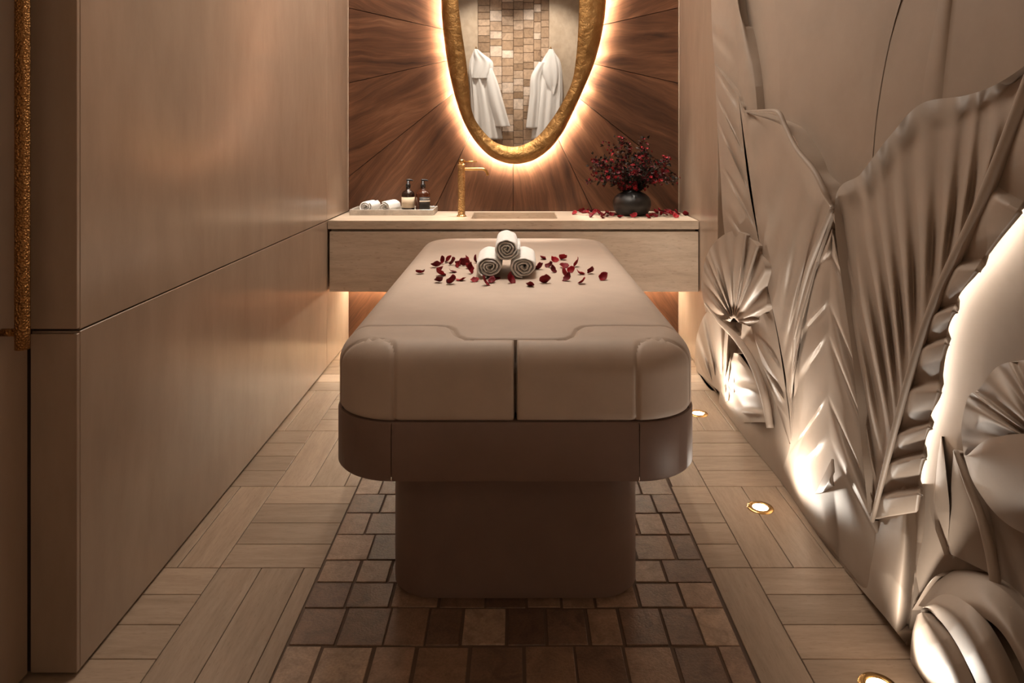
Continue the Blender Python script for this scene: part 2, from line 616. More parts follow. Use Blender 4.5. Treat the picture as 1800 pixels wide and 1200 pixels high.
def relief_part(name, strips, skirt=True, thick=.012, parent=None, label=None):
    V, Fc = [], []
    for (v, na, nb), sk in strips:
        base = len(V)
        V += v
        for i in range(na - 1):
            for j in range(nb - 1):
                q = base + i * nb + j
                Fc.append((q, q + 1, q + nb + 1, q + nb))
        if sk:                                   # carve the outer edge back to the wall
            e0 = len(V)
            for i in range(na):
                p = v[i * nb + nb - 1]
                V.append((XREL + .012, p[1], p[2]))
            for i in range(na - 1):
                q = base + i * nb + nb - 1
                Fc.append((q, e0 + i, e0 + i + 1, q + nb))
            for row in (0, na - 1):              # end edges
                e1 = len(V)
                for j in range(nb):
                    p = v[row * nb + j]
                    V.append((XREL + .012, p[1], p[2]))
                for j in range(nb - 1):
                    q = base + row * nb + j
                    Fc.append((q, e1 + j, e1 + j + 1, q + 1))
    me = mesh(name, V, Fc)
    bm = bmesh.new(); bm.from_mesh(me)
    bmesh.ops.remove_doubles(bm, verts=bm.verts, dist=.0002)
    bmesh.ops.recalc_face_normals(bm, faces=bm.faces)
    tot = sum(f.normal.x * f.calc_area() for f in bm.faces)
    if tot > 0: bmesh.ops.reverse_faces(bm, faces=bm.faces)
    bm.to_mesh(me); bm.free()
    try: me.set_sharp_from_angle(angle=math.radians(48))
    except Exception: pass
    o = link(name, me, 'relief_stone', parent or wr)
    if thick:
        md = o.modifiers.new('thickness', 'SOLIDIFY')
        md.thickness = thick; md.offset = -1
    if label: o['label'] = label
    return o

def relief_tube(name, pts, off, rad, parent=None):
    P = catmull(pts, 40)
    offs = np.interp(np.linspace(0, 1, 40), np.linspace(0, 1, len(off)), off)
    R = np.interp(np.linspace(0, 1, 40), np.linspace(0, 1, len(rad)), rad)
    v, f = tube([RP(p[0], p[1], o) for p, o in zip(P, offs)], list(R), 12)
    return mk(name, v, f, 'relief_stone', parent or wr)

# background fronds
relief_part('back_leaf', [(strip([(1645, 380), (1655, 200), (1668, 60), (1690, -120), (1720, -300)], [(1618, 380), (1620, 180), (1646, 20), (1668, -120), (1700, -300)], offa=.012, offb=.018, bulge=.004), True),
                          (strip([(1645, 380), (1655, 200), (1668, 60), (1690, -120), (1720, -300)], [(1860, 380), (1870, 200), (1880, 60), (1900, -120), (1930, -300)], offa=.012, offb=.004), False)], thick=0)
relief_part('back_leaf', [(strip([(1420, 400), (1425, 250), (1430, 120), (1450, 0), (1480, -150)], [(1376, 400), (1372, 250), (1370, 120), (1362, 0), (1355, -150)], offa=.008, offb=.010), True),
                          (strip([(1420, 400), (1425, 250), (1430, 120), (1450, 0), (1480, -150)], [(1530, 330), (1540, 210), (1560, 90), (1590, -20), (1640, -160)], offa=.008, offb=.004), False)], thick=0)
# tall narrow leaf in the far corner
mC0 = [(1300, 260), (1298, 190), (1297, 110), (1292, 20), (1288, -60), (1286, -140)]
relief_part('tall_leaf', [(strip(mC0, [(1262, 240), (1256, 112), (1252, 60), (1250, 0), (1250, -60), (1254, -140)], offa=.050, offb=.066, pleats=5, amp=.006, sharp=False), True),
                          (strip(mC0, [(1334, 260), (1331, 192), (1324, 120), (1312, 52), (1303, 30), (1290, -140)], offa=.050, offb=.030, bulge=.01), True)], thick=0)
# banana leaf with torn lobes
oC = [.03, .038, .046, .052, .060, .066, .068]
relief_part('banana_leaf', [(strip([(1391, 775), (1385, 715), (1370, 610), (1350, 505), (1332, 415), (1315, 320), (1298, 170)], [(1388, 780), (1345, 655), (1310, 540), (1276, 425), (1266, 300), (1260, 200), (1256, 112)], offa=oC, offb=[.02, .05, .060, .066, .070, .072, .070], pleats=10, amp=.012, bulge=.010, nb=30, na=140, sharp=True, env='soft'), True),
                            (strip([(1391, 775), (1389, 745), (1386, 705), (1380, 655), (1366, 580), (1338, 445), (1298, 170)], [(1395, 720), (1402, 590), (1432, 465), (1462, 362), (1425, 300), (1385, 228), (1310, 196)], offa=[.03, .035, .04, .046, .054, .062, .068], offb=[.022, .03, .035, .042, .046, .050, .055], pleats=9, amp=.020, lip=.020, bulge=.008, na=180, nb=40, sharp=False, env='mid'), True)], thick=0,
            label='torn banana leaf with pleats fanning from its midrib')
relief_tube('rolled_edge', [(1308, 196), (1345, 195), (1368, 198), (1380, 222), (1400, 262), (1432, 302), (1450, 338), (1463, 362)], [.078, .083, .088, .085, .082, .078, .074, .06], [.004, .007, .010, .010, .009, .010, .011, .007])
# pointed leaf between the two banana leaves
mD = [(1463, 402), (1460, 470), (1457, 560), (1456, 660), (1459, 770), (1478, 985)]
relief_part('pointed_leaf', [(strip(mD, [(1460, 406), (1424, 500), (1400, 630), (1391, 770), (1374, 850), (1420, 915)], offa=[.05, .056, .062, .072, .084, .092], offb=[.03, .035, .03, .03, .05, .085], pleats=6, amp=.018, bulge=.014, nb=30, na=120, sharp=True, env='soft'), True),
                             (strip(mD, [(1466, 404), (1500, 560), (1526, 740), (1543, 870), (1552, 960), (1560, 1085)], offa=[.05, .056, .062, .072, .084, .092], offb=[.04, .045, .05, .06, .08, .095], pleats=6, amp=.018, bulge=.006, nb=30, na=120, sharp=True, env='soft'), True)], thick=0,
            label='pointed leaf with herringbone pleats')
relief_tube('leaf_stem', [(1464, 366), (1442, 420), (1420, 478), (1402, 560), (1394, 660), (1390, 770)], [.056, .058, .056, .050, .042, .03], [.009, .013, .012, .010, .008, .005])
relief_tube('leaf_stem', [(1464, 366), (1488, 440), (1512, 540), (1530, 660), (1540, 780), (1546, 890)], [.050, .052, .055, .06, .066, .075], [.008, .011, .011, .010, .009, .008])
# curled tip low on the pointed leaf
relief_part('leaf_tip', [(strip([(1462, 806), (1464, 830), (1466, 850)], [(1432, 868), (1446, 866), (1462, 858)], offa=[.125, .135, .125], offb=[.10, .12, .12], bulge=.012, na=30, nb=16), False)], thick=.006)
# large banana leaf with a heavy diagonal midrib
mE = [(1533, 915), (1562, 800), (1590, 695), (1622, 590), (1662, 490), (1716, 380), (1762, 270), (1802, 165), (1840, 60)]
relief_part('banana_leaf', [(strip([(1533, 915), (1546, 865), (1562, 800), (1577, 744), (1598, 668), (1622, 590), (1662, 490), (1735, 338), (1840, 60)], [(1526, 900), (1500, 640), (1467, 364), (1514, 304), (1565, 238), (1620, 182), (1700, 167), (1762, 142), (1850, 80)], offa=[.095] * 9, offb=[.085, .060, .050, .05, .05, .05, .052, .055, .055], pleats=12, amp=.026, lip=.030, na=260, nb=44, sharp=False, env='mid'), True)], thick=0,
            label='upper half of the large banana leaf with a rippled rim')
relief_part('leaf_underside', [(strip([(1534, 912), (1551, 845), (1569, 775), (1590, 695), (1611, 625), (1641, 540), (1690, 432), (1748, 305), (1840, 60)], [(1611, 900), (1617, 832), (1630, 755), (1647, 690), (1659, 610), (1682, 528), (1738, 440), (1806, 345), (1880, 200)], offa=[.090] * 9, offb=[.085, .092, .095, .10, .10, .10, .10, .10, .10], pleats=9, amp=.030, bulge=.004, na=200, nb=26, sharp=True, phase=.35), False)], thick=.012,
            label='stepped lower half of the large banana leaf standing off the wall')
relief_tube('midrib', mE, [.098] * 9, [.006, .008, .010, .011, .012, .013, .013, .013, .012])
# stalk at the foot of the large leaf
relief_part('leaf_stalk', [(strip([(1580, 850), (1575, 930), (1566, 1010), (1556, 1085)], [(1530, 860), (1510, 930), (1490, 985), (1484, 1000)], offa=[.070, .100, .118, .115], offb=[.02, .03, .05, .07], bulge=.016), True),
                           (strip([(1580, 850), (1575, 930), (1566, 1010), (1556, 1085)], [(1606, 850), (1611, 950), (1605, 1060), (1594, 1134)], offa=[.070, .100, .118, .115], offb=[.04, .05, .06, .075], bulge=.024), True)], thick=0, label='swollen stalk at the foot of the large banana leaf')
# thin blades and stems to the right of the stalk
relief_part('blade', [(strip([(1656, 766), (1664, 840), (1669, 900), (1664, 975)], [(1654, 768), (1641, 850), (1636, 900), (1660, 975)], offa=[.008, .03, .03, .01], offb=.008, bulge=.004), True)], thick=0)
relief_part('blade', [(strip([(1676, 790), (1672, 850), (1668, 910), (1664, 970)], [(1684, 800), (1712, 860), (1735, 930), (1745, 1010)], offa=[.012, .022, .022, .012], offb=.016, bulge=.012), True)], thick=0)
relief_tube('lotus_stem', [(1680, 792), (1702, 850), (1728, 920), (1748, 1010), (1756, 1100)], [.03, .035, .035, .035, .03], [.006, .009, .010, .011, .011])
# lotus leaf at the right
relief_part('lotus_leaf', [(strip([(1820, 790), (1825, 785), (1830, 780), (1835, 775), (1840, 770), (1846, 770), (1852, 770), (1860, 770)], [(1694, 800), (1690, 750), (1702, 698), (1722, 682), (1752, 645), (1790, 634), (1840, 632), (1890, 650)], offa=.075, offb=[.05, .055, .062, .066, .066, .066, .06, .05], pleats=7, amp=.018, bulge=.02, na=140, sharp=False), True)], thick=0, label='fluted lotus leaf with a scalloped rim')
relief_part('lotus_cup', [(strip([(1700, 800), (1730, 775), (1765, 765), (1800, 762), (1850, 764)], [(1694, 800), (1712, 850), (1752, 905), (1797, 936), (1850, 950)], offa=[.07, .09, .095, .10, .10], offb=[.04, .04, .04, .04, .04], bulge=.035, nb=34, lip=.008), True)], thick=0, label='smooth round cup under the fluted lotus leaf')
# closed bud on the floor
relief_part('bud', [(strip([(1606, 1062), (1650, 1020), (1705, 1011), (1762, 1035), (1820, 1095)], [(1650, 1075), (1700, 1075), (1750, 1100), (1790, 1160), (1830, 1260)], offa=.05, offb=[.10, .125, .13, .13, .12], bulge=.03), False),
                    (strip([(1606, 1062), (1650, 1020), (1705, 1011), (1762, 1035), (1820, 1095)], [(1603, 1072), (1645, 1012), (1707, 1002), (1768, 1026), (1828, 1088)], offa=.05, offb=.01), True)], thick=0, label='outer husk of the closed flower bud')
relief_part('bud_petal', [(strip([(1622, 1066), (1660, 1044), (1708, 1062), (1748, 1110), (1790, 1195), (1815, 1290)], [(1622, 1068), (1640, 1078), (1668, 1110), (1697, 1160), (1725, 1225), (1745, 1320)], offa=[.10, .115, .125, .125, .115, .10], offb=[.11, .14, .155, .16, .155, .14], bulge=.022), True)], thick=0)
relief_part('bud_petal', [(strip([(1628, 1072), (1645, 1084), (1672, 1118), (1698, 1165), (1722, 1228), (1738, 1320)], [(1612, 1080), (1604, 1110), (1600, 1150), (1604, 1178), (1640, 1225), (1690, 1300)], offa=[.11, .13, .14, .14, .135, .12], offb=[.09, .10, .10, .10, .10, .10], bulge=.035), True)], thick=0)
# fluted shells in the far corner
relief_part('shell_leaf', [(strip([(1284, 566), (1286, 562), (1288, 560), (1289, 559), (1290, 559), (1291, 559), (1292, 560), (1294, 562), (1296, 564), (1297, 566)], [(1240, 548), (1233, 500), (1240, 455), (1258, 424), (1288, 406), (1318, 418), (1340, 452), (1348, 505), (1344, 552), (1318, 574)], offa=.050, offb=[.070, .078, .082, .082, .08, .08, .076, .07, .065, .055], pleats=9, amp=.018, bulge=.030, na=160, sharp=False), True)], thick=0, label='fluted shell-shaped leaf beside the counter')
relief_part('shell_leaf', [(strip([(1262, 712), (1264, 706), (1266, 702), (1268, 700), (1270, 700), (1272, 702), (1274, 706)], [(1230, 690), (1222, 640), (1226, 585), (1246, 546), (1272, 566), (1284, 620), (1280, 704)], offa=.045, offb=[.06, .07, .08, .08, .07, .06, .05], pleats=6, amp=.016, bulge=.02, na=110, sharp=False), True)], thick=0, label='small fluted leaf low beside the counter')
relief_part('carved_base', [(strip([(1290, 634), (1266, 622), (1242, 606), (1226, 596)], [(1290, 712), (1264, 688), (1240, 666), (1224, 652)], offa=[.055, .058, .060, .060], offb=[.078, .080, .080, .078], bulge=.006, na=40), True)], thick=0)
relief_part('curled_leaf', [(strip([(1352, 742), (1344, 720), (1335, 690), (1322, 655), (1300, 622)], [(1306, 742), (1290, 715), (1280, 680), (1278, 650), (1290, 620)], offa=[.085, .08, .08, .075, .07], offb=[.07, .06, .05, .045, .05], pleats=3, amp=.012, bulge=.025, sharp=False), True)], thick=0)
relief_tube('shell_stem', [(1240, 534), (1266, 566), (1296, 596), (1324, 640), (1344, 695), (1354, 752)], [.085, .085, .09, .09, .09, .085], [.006, .012, .015, .016, .016, .014])

# hidden LED rope behind the large leaf
pe = catmull([(1604, 905), (1614, 780), (1638, 695), (1654, 580), (1680, 508), (1738, 432), (1792, 352), (1846, 258)], 60)
v_, f_ = tube([RP(p[0] - 3, p[1], .026) for p in pe], .005, 8)
lr = mk('led_rope', v_, f_, 'leaf_led', wr)

# ------------------------------------------------------------------ floor uplights beside the carving
for i, (yv, lab) in enumerate(((1.66, 'round brass floor uplight beside the carved bud'), (2.462, 'round brass floor uplight beside the pointed carved leaf'), (3.30, 'round brass floor uplight beside the carved shell leaves'))):
    t0 = empty('floor_uplight', (.826, yv, 0))
    tag(t0, lab, 'floor light', 'floor uplights along the carved wall')
    v_, f_ = lathe([(.026, .0005), (.026, .0035), (.030, .0045), (.042, .0035), (.044, .0005)], 36, cap=False)
    mk('trim_ring', v_, f_, 'smooth_brass', t0)
    v_, f_ = lathe([(.0, .0006), (.0262, .0006), (.0262, .0016), (.018, .0030), (.0, .0034)], 28, cap=False)
    mk('lens', v_, f_, 'floor_lens', t0)
    lo = light('floor_uplight_beam', 'SPOT', (0.012, 0, .012), (10, 24, 27)[i], WARM2, (0, 0, 0), spot_size=math.radians(150), spot_blend=1.0, shadow_soft_size=.02)
    lo.parent = t0
    lo.rotation_euler = (PI, math.radians(7), 0)

# ------------------------------------------------------------------ recessed ceiling downlights
def downlight(x, y, e, lab, size=60, blend=.6, tilt=(0, 0), r=.03, col=WARM2):
    t0 = empty('ceiling_downlight', (x, y, ZC))
    tag(t0, lab, 'ceiling light', 'recessed ceiling downlights')
    v_, f_ = lathe([(.034, -.001), (.036, -.006), (.050, -.005), (.052, -.0005)], 28, cap=False)
    mk('trim_ring', v_, f_, 'smooth_brass', t0)
    v_, f_ = lathe([(.0, -.002), (.034, -.002)], 24, cap=False)
    mk('lens', v_, f_, 'downlight_lens', t0)
    lo = light('downlight_' + lab.split(' above the ')[1].replace(' ', '_') + '_offscreen', 'SPOT', (0, 0, -.02), e, col, (tilt[0], tilt[1], 0), spot_size=math.radians(size), spot_blend=blend, shadow_soft_size=r)
    lo.parent = t0
downlight(0.0, 2.75, 94, 'recessed ceiling downlight above the massage table', 38, .9)
downlight(-.66, 4.14, 240, 'recessed ceiling downlight above the tray and bottles', 23, .35)
downlight(.02, 4.10, 215, 'recessed ceiling downlight above the sink', 30, .5)
downlight(.70, 4.10, 215, 'recessed ceiling downlight above the flower vase', 21.5, .3)
downlight(-.42, .35, 95, 'recessed ceiling downlight above the bathrobe with the folded collar', 80, .8, (-.42, 0))
downlight(.38, .35, 95, 'recessed ceiling downlight above the bathrobe with the pointed hood', 80, .8, (-.42, 0))

# ------------------------------------------------------------------ massage table
bed = empty('massage_table', (0, 2.85, 0))
tag(bed, 'wide beige upholstered massage table on a solid pedestal', 'massage table')
def bchild(o):
    o.location = (-bed.location[0], -bed.location[1], -bed.location[2])
    o.parent = bed
    return o
BY0, BY1, BW, BR, BE = 1.80, 3.785, .467, .160, .070
ZT0, ZT1, ZTOP = .398, .547, .732

def rrect(hw, y0, y1, r, n=14):
    pts = []
    for cx, cy, a in ((hw - r, y0 + r, -PI / 2), (hw - r, y1 - r, 0), (-hw + r, y1 - r, PI / 2), (-hw + r, y0 + r, PI)):
        for i in range(n + 1):
            b = a + PI / 2 * i / n
            pts.append((cx + r * math.cos(b), cy + r * math.sin(b)))
    return pts
def prism(name, hw, y0, y1, r, prof, mat, n=14, capb=True):
    """rounded-rectangle body; prof = [(inset, z)] from bottom to top"""
    V, Fc = [], []
    for ins, z in prof:
        V += [(p[0], p[1], z) for p in rrect(hw - ins, y0 + ins, y1 - ins, max(r - ins, .005), n)]
    m = 4 * (n + 1)
    for j in range(len(prof) - 1):
        for i in range(m):
            k = (i + 1) % m
            Fc.append((j * m + i, j * m + k, (j + 1) * m + k, (j + 1) * m + i))
    Fc.append(tuple(range(m))[::-1])
    Fc.append(tuple((len(prof) - 1) * m + i for i in range(m)))
    me = mesh(name, V, Fc)
    try: me.set_sharp_from_angle(angle=math.radians(40))
    except Exception: pass
    return bchild(link(name, me, mat))
prism('pedestal', .340, 1.97, 3.62, .105, [(0.0, .012), (0, ZT0 + .002)], 'bed_side')
prism('plinth', .330, 1.98, 3.61, .10, [(0, 0.0), (0, .012)], 'bed_side')
# upholstered tray below the cushions, in a front section, two corners and a long rear section
def tray_section(name, keep):
    n = 20
    m = 4 * (n + 1)
    prof = [(.010, ZT0), (.003, ZT0 + .002), (0, ZT0 + .007), (0, ZT1 - .006), (.002, ZT1 - .001), (.006, ZT1), (.03, ZT1), (.03, ZT1 - .05)]
    V, Fc = [], []
    dense = []
    base = rrect(.472, BY0, BY1 + .002, .165, n)
    # add points along straight runs at the seams
    ring = []
    for i in range(m):
        a, b = base[i], base[(i + 1) % m]
        ring.append(a)
        L = math.hypot(b[0] - a[0], b[1] - a[1])
        if L > .1:
            for s in range(1, 30):
                ring.append((a[0] + (b[0] - a[0]) * s / 30, a[1] + (b[1] - a[1]) * s / 30))
    m = len(ring)
    cen = lambda p, ins: (p[0] - math.copysign(min(ins, abs(p[0])), p[0]) if abs(p[0]) > .3 else p[0],
                          p[1] + ins if p[1] < BY0 + .1 else (p[1] - ins if p[1] > BY1 - .1 else p[1]))
    sel = [i for i in range(m) if keep(*ring[i])]
    idx = {}
    for i in range(m):
        k = (i + 1) % m
        if not (keep((ring[i][0] + ring[k][0]) / 2, (ring[i][1] + ring[k][1]) / 2)): continue
        for q in (i, k):
            if q not in idx:
                idx[q] = len(V)
                for ins, z in prof:
                    c = cen(ring[q], ins)
                    cx_ = max(-.3052, min(.3052, c[0])) if name == 'tray_front' and z > ZT0 + .004 else c[0]
                    V.append((cx_, c[1], z))
        for j in range(len(prof) - 1):
            Fc.append((idx[i] + j, idx[k] + j, idx[k] + j + 1, idx[i] + j + 1))
    me = mesh(name, V, Fc)
    try: me.set_sharp_from_angle(angle=math.radians(40))
    except Exception: pass
    return bchild(link(name, me, 'bed_side'))
tray_section('tray_front', lambda x, y: y < BY0 + .001 and abs(x) < .306)
tray_section('tray_corner', lambda x, y: y < BY0 + .17 and x > .3055 )
tray_section('tray_corner', lambda x, y: y < BY0 + .17 and x < -.3055)
tray_section('tray_rear', lambda x, y: y > BY0 + .17)
prism('tray_floor', .445, BY0 + .028, BY1 - .028, .135, [(0, ZT0 + .001), (0, ZT1 - .03)], 'bed_side')

# cushions: one rounded slab surface cut along its seams
top_seam = np.array([(-.60, 2.015), (-.47, 2.012), (-.35, 2.004), (-.25, 2.002), (-.215, 2.000), (-.185, 1.990), (-.168, 1.965), (-.160, 1.93), (-.150, 1.895), (-.132, 1.874), (-.105, 1.866), (0, 1.866)])
top_seam = np.vstack([top_seam, top_seam[::-1][1:] * [-1, 1]])
cor = np.array([(-.60, 1.900), (-.47, 1.892), (-.42, 1.884), (-.375, 1.880), (-.345, 1.874), (-.322, 1.860), (-.310, 1.842), (-.303, 1.820), (-.300, 1.795), (-.300, 1.70)])
cor_r = cor * [-1, 1]
def seg_dist(px, py, poly):
    d = np.full(px.shape, 9.0)
    for (ax, ay), (bx, by) in zip(poly[:-1], poly[1:]):
        dx, dy = bx - ax, by - ay
        t_ = np.clip(((px - ax) * dx + (py - ay) * dy) / (dx * dx + dy * dy), 0, 1)
        d = np.minimum(d, np.hypot(px - ax - t_ * dx, py - ay - t_ * dy))
    return d
nE = 9
edge = [BE * (1 - math.cos(PI / 2 * i / nE)) for i in range(nE + 1)]         # distance from the border at even steps of the round-over
edge = np.array([0] + [BE * (1 - math.sin(PI / 2 * (1 - i / nE))) for i in range(1, nE + 1)])
xs_mid = np.sort(np.concatenate([np.linspace(-BW + BE, BW - BE, 210), [-.0036, -.0030, -.0024, -.0010, 0, .0010, .0024, .0030, .0036]]))
gx = np.concatenate([-BW + edge[:-1], xs_mid, (BW - edge[:-1])[::-1]])
gy = np.concatenate([BY0 + edge[:-1], np.arange(BY0 + BE, BY0 + .25, .004), np.linspace(BY0 + .25, BY1 - BE, 46)[0:], (BY1 - edge[:-1])[::-1]])
nx, ny = len(gx), len(gy)
GX, GY = np.meshgrid(gx, gy)
ix = np.clip(GX, -BW + BR, BW - BR); iy = np.clip(GY, BY0 + BR, BY1 - BR)
vx, vy = GX - ix, GY - iy
mx = np.maximum(abs(vx), abs(vy)); ln = np.hypot(vx, vy)
k_ = np.where(ln > 1e-9, mx / np.maximum(ln, 1e-9), 1)
TXg, TYg = ix + vx * k_, iy + vy * k_
delta = np.minimum(np.minimum(BW - abs(GX), GY - BY0), BY1 - GY)
delta = np.clip(delta, 0, None)
arc = np.where(delta < BE, np.sqrt(np.clip(BE ** 2 - (BE - delta) ** 2, 0, None)), BE)
crown = .004 * np.clip(1 - (GX / BW) ** 2, 0, 1)
TZg = ZTOP - BE + arc + crown * np.clip(delta / .1, 0, 1)
# seam grooves on top
d1 = seg_dist(TXg, TYg, top_seam)
d2 = np.minimum(seg_dist(TXg, TYg, cor), seg_dist(TXg, TYg, cor_r))
d3 = np.where(TYg < 1.868, abs(TXg), 9)
gro = .0075 * np.exp(-(d1 / .0055) ** 2) + .006 * np.exp(-(d2 / .0050) ** 2) + .004 * np.exp(-(d3 / .0080) ** 2) + .050 * np.exp(-(d3 / .0032) ** 6)
nz_ = arc / BE
TZg = TZg - gro * (.25 + .75 * nz_)
TYg = TYg + gro * (1 - nz_) * (GY < BY0 + .2)
V = np.stack([TXg, TYg, TZg], -1).reshape(-1, 3).tolist()
gidx = lambda j, i: j * nx + i
faces = []
for j in range(ny - 1):
    for i in range(nx - 1):
        faces.append((gidx(j, i), gidx(j, i + 1), gidx(j + 1, i + 1), gidx(j + 1, i)))
ring = [gidx(0, i) for i in range(nx)] + [gidx(j, nx - 1) for j in range(1, ny)] + [gidx(ny - 1, i) for i in range(nx - 2, -1, -1)] + [gidx(j, 0) for j in range(ny - 2, 0, -1)]
zs = np.concatenate([np.linspace(ZTOP - BE, ZT1 + .012, 10)[1:], [ZT1 + .005, ZT1 + .001]])
cur = ring
zc = [V[i][2] for i in ring]
for li, z in enumerate(zs):
    nxt = []
    for q in ring:
        x_, y_, _ = V[q]
        ins = .0 if li < len(zs) - 2 else (.003 if li == len(zs) - 2 else .010)
        nxt.append(len(V))
        V.append((x_ * (1 - ins / BW), y_ + (ins if y_ < 2.5 else -ins), z))
    m = len(ring)
    for i in range(m):
        k = (i + 1) % m
        faces.append((cur[k], cur[i], nxt[i], nxt[k]))
    cur = nxt
V = np.array(V)
def ts_y(x):
    order = np.argsort(top_seam[:, 0])
    return np.interp(x, top_seam[order, 0], top_seam[order, 1])
def region(c):
    x_, y_, z_ = c
    if y_ > ts_y(x_): return 'M'
    ax = -abs(x_)
    cy = np.interp(ax, cor[:, 0], cor[:, 1]) if ax < -.300 else -1
    if ax < -.300 and y_ < cy: return 'CL' if x_ < 0 else 'CR'
    return 'FL' if x_ < 0 else 'FR'
reg = {}
for f in faces:
    c = V[list(f)].mean(0)
    reg.setdefault(region(c), []).append(f)
for key, nm in (('M', 'long_cushion'), ('FL', 'front_cushion'), ('FR', 'front_cushion'), ('CL', 'corner_cushion'), ('CR', 'corner_cushion')):
    used = sorted({i for f in reg[key] for i in f})
    mp = {u: k for k, u in enumerate(used)}
    me = mesh(nm, V[used].tolist(), [tuple(mp[i] for i in f) for f in reg[key]])
    bchild(link(nm, me, 'bed_leather'))

# ------------------------------------------------------------------ rolled towels
def towel_roll(name, R, L, turns, th, squash, seed, lab, loc, rotz=0, roll=0, group=None):
    r0 = random.Random(seed)
    n = int(46 * turns)
    prof = []
    for k in range(16):
        a = 2 * PI * k / 16
        ca, sa = math.cos(a), math.sin(a)
        e = .35
        prof.append((math.copysign(abs(ca) ** e, ca), math.copysign(abs(sa) ** .9, sa)))
    V, Fc = [], []
    for i in range(n + 1):
        u = i / n
        th_a = u * turns * 2 * PI
        rad = R - th * .5 - (1 - u) * turns * th * .93
        wob = .0011 * math.sin(th_a * 3.1 + seed) + .0008 * math.sin(th_a * 7.3)
        sl = .004 * math.sin(th_a * 1.3 + seed) + .006 * (1 - u)
        for (pa, pr) in prof:
            rr_ = max(rad + pr * th * .50 + wob, .001)
            V.append((rr_ * math.cos(th_a), pa * (L / 2 - sl) + r0.uniform(-.0006, .0006), rr_ * math.sin(th_a) * squash))
    m = len(prof)
    for i in range(n):
        for k in range(m):
            q = (k + 1) % m
            Fc.append((i * m + k, i * m + q, (i + 1) * m + q, (i + 1) * m + k))
    Fc.append(tuple(range(m))); Fc.append(tuple(n * m + k for k in range(m))[::-1])
    # roll about the long axis, then settle on the base
    V = [(x * math.cos(roll) - z / squash * math.sin(roll), y_, (x * math.sin(roll) + z / squash * math.cos(roll)) * squash) for x, y_, z in V]
    zmin = min(p[2] for p in V)
    V = [(p[0], p[1], p[2] - zmin) for p in V]
    o = mk(name, V, Fc, 'towel')
    bm = bmesh.new(); bm.from_mesh(o.data); bmesh.ops.recalc_face_normals(bm, faces=bm.faces); bm.to_mesh(o.data); bm.free()
    o.location = loc
    o.rotation_euler = (0, 0, rotz)
    tag(o, lab, 'towel', group)
    return o
TB = ZTOP + .0035
towel_roll('rolled_towel', .0530, .285, 3.6, .0125, .80, 1, 'white rolled towel under the top one, on the side of the plain stone wall', (-.0950, 2.785, TB), .01, .7, 'towel pyramid on the massage table')
towel_roll('rolled_towel', .0530, .285, 3.4, .0125, .80, 5, 'white rolled towel under the top one, on the side of the carved leaf wall', (.0330, 2.785, TB), -.02, 2.1, 'towel pyramid on the massage table')
towel_roll('rolled_towel', .0500, .285, 3.8, .0115, .90, 9, 'white rolled towel resting on top of two others on the massage table', (-.0315, 2.785, TB + .0655), .0, 1.3, 'towel pyramid on the massage table')

# ------------------------------------------------------------------ rose petals
def petal_mesh(seed):
    r0 = random.Random(seed)
    V, Fc = [], []
    nr, na = 5, 14
    cup = r0.uniform(.5, 1.0); tw = r0.uniform(-.6, .6); el = r0.uniform(.75, 1.0)
    V.append((0, 0, 0))
    for j in range(1, nr + 1):
        for i in range(na):
            a = 2 * PI * i / na
            r = j / nr * (1 + .10 * math.sin(2 * a + seed) + .06 * math.sin(5 * a + seed * 2))
            if abs(a - PI) < .5: r *= .88
            x, y_ = r * math.cos(a), r * math.sin(a) * el
            z = cup * .55 * r * r + .22 * x * y_ * tw + .10 * math.sin(3 * a + seed) * r ** 3
            V.append((x, y_, z))
    for i in range(na):
        Fc.append((0, 1 + i, 1 + (i + 1) % na))
    for j in range(nr - 1):
        for i in range(na):
            k = (i + 1) % na
            Fc.append((1 + j * na + i, 1 + (j + 1) * na + i, 1 + (j + 1) * na + k, 1 + j * na + k))
    s = .0195
    me = mesh('petal', [(x * s, y_ * s, z * s) for x, y_, z in V], Fc)
    bm = bmesh.new(); bm.from_mesh(me)
    bmesh.ops.solidify(bm, geom=list(bm.faces), thickness=.0007)
    bm.to_mesh(me); bm.free()
    me.polygons.foreach_set('use_smooth', [True] * len(me.polygons))
    me.materials.append(M['petal'])
    return me
PM = [petal_mesh(k) for k in range(7)]
def put_petal(x, y_, z, sc, lab, grp, r0, tilt=1.1):
    me = r0.choice(PM)
    o = link('rose_petal', me)
    o.rotation_euler = (r0.uniform(-tilt, tilt), r0.uniform(-tilt, tilt), r0.uniform(0, 2 * PI))
    o.scale = (sc,) * 3
    mw = o.rotation_euler.to_matrix()
    zmin = min((mw @ vtx.co).z for vtx in me.vertices) * sc
    o.location = (x, y_, z - zmin)
    tag(o, lab, 'petal', grp)
r0 = random.Random(21)
bp = [(175, 440), (300, 392), (360, 362), (335, 425), (335, 458), (400, 352), (432, 372), (430, 432), (462, 378), (485, 392), (520, 382), (540, 352), (541, 402), (600, 357), (565, 440), (500, 495), (320, 512), (420, 527), (606, 503), (680, 535), (740, 512), (760, 484), (880, 515), (1040, 545), (1165, 520), (1140, 328), (1235, 347), (1305, 334), (1205, 392), (1222, 430), (1310, 392), (1415, 387), (1365, 432), (1440, 447), (1525, 442), (1310, 472), (1345, 497), (1460, 522), (1615, 487), (1120, 412)]
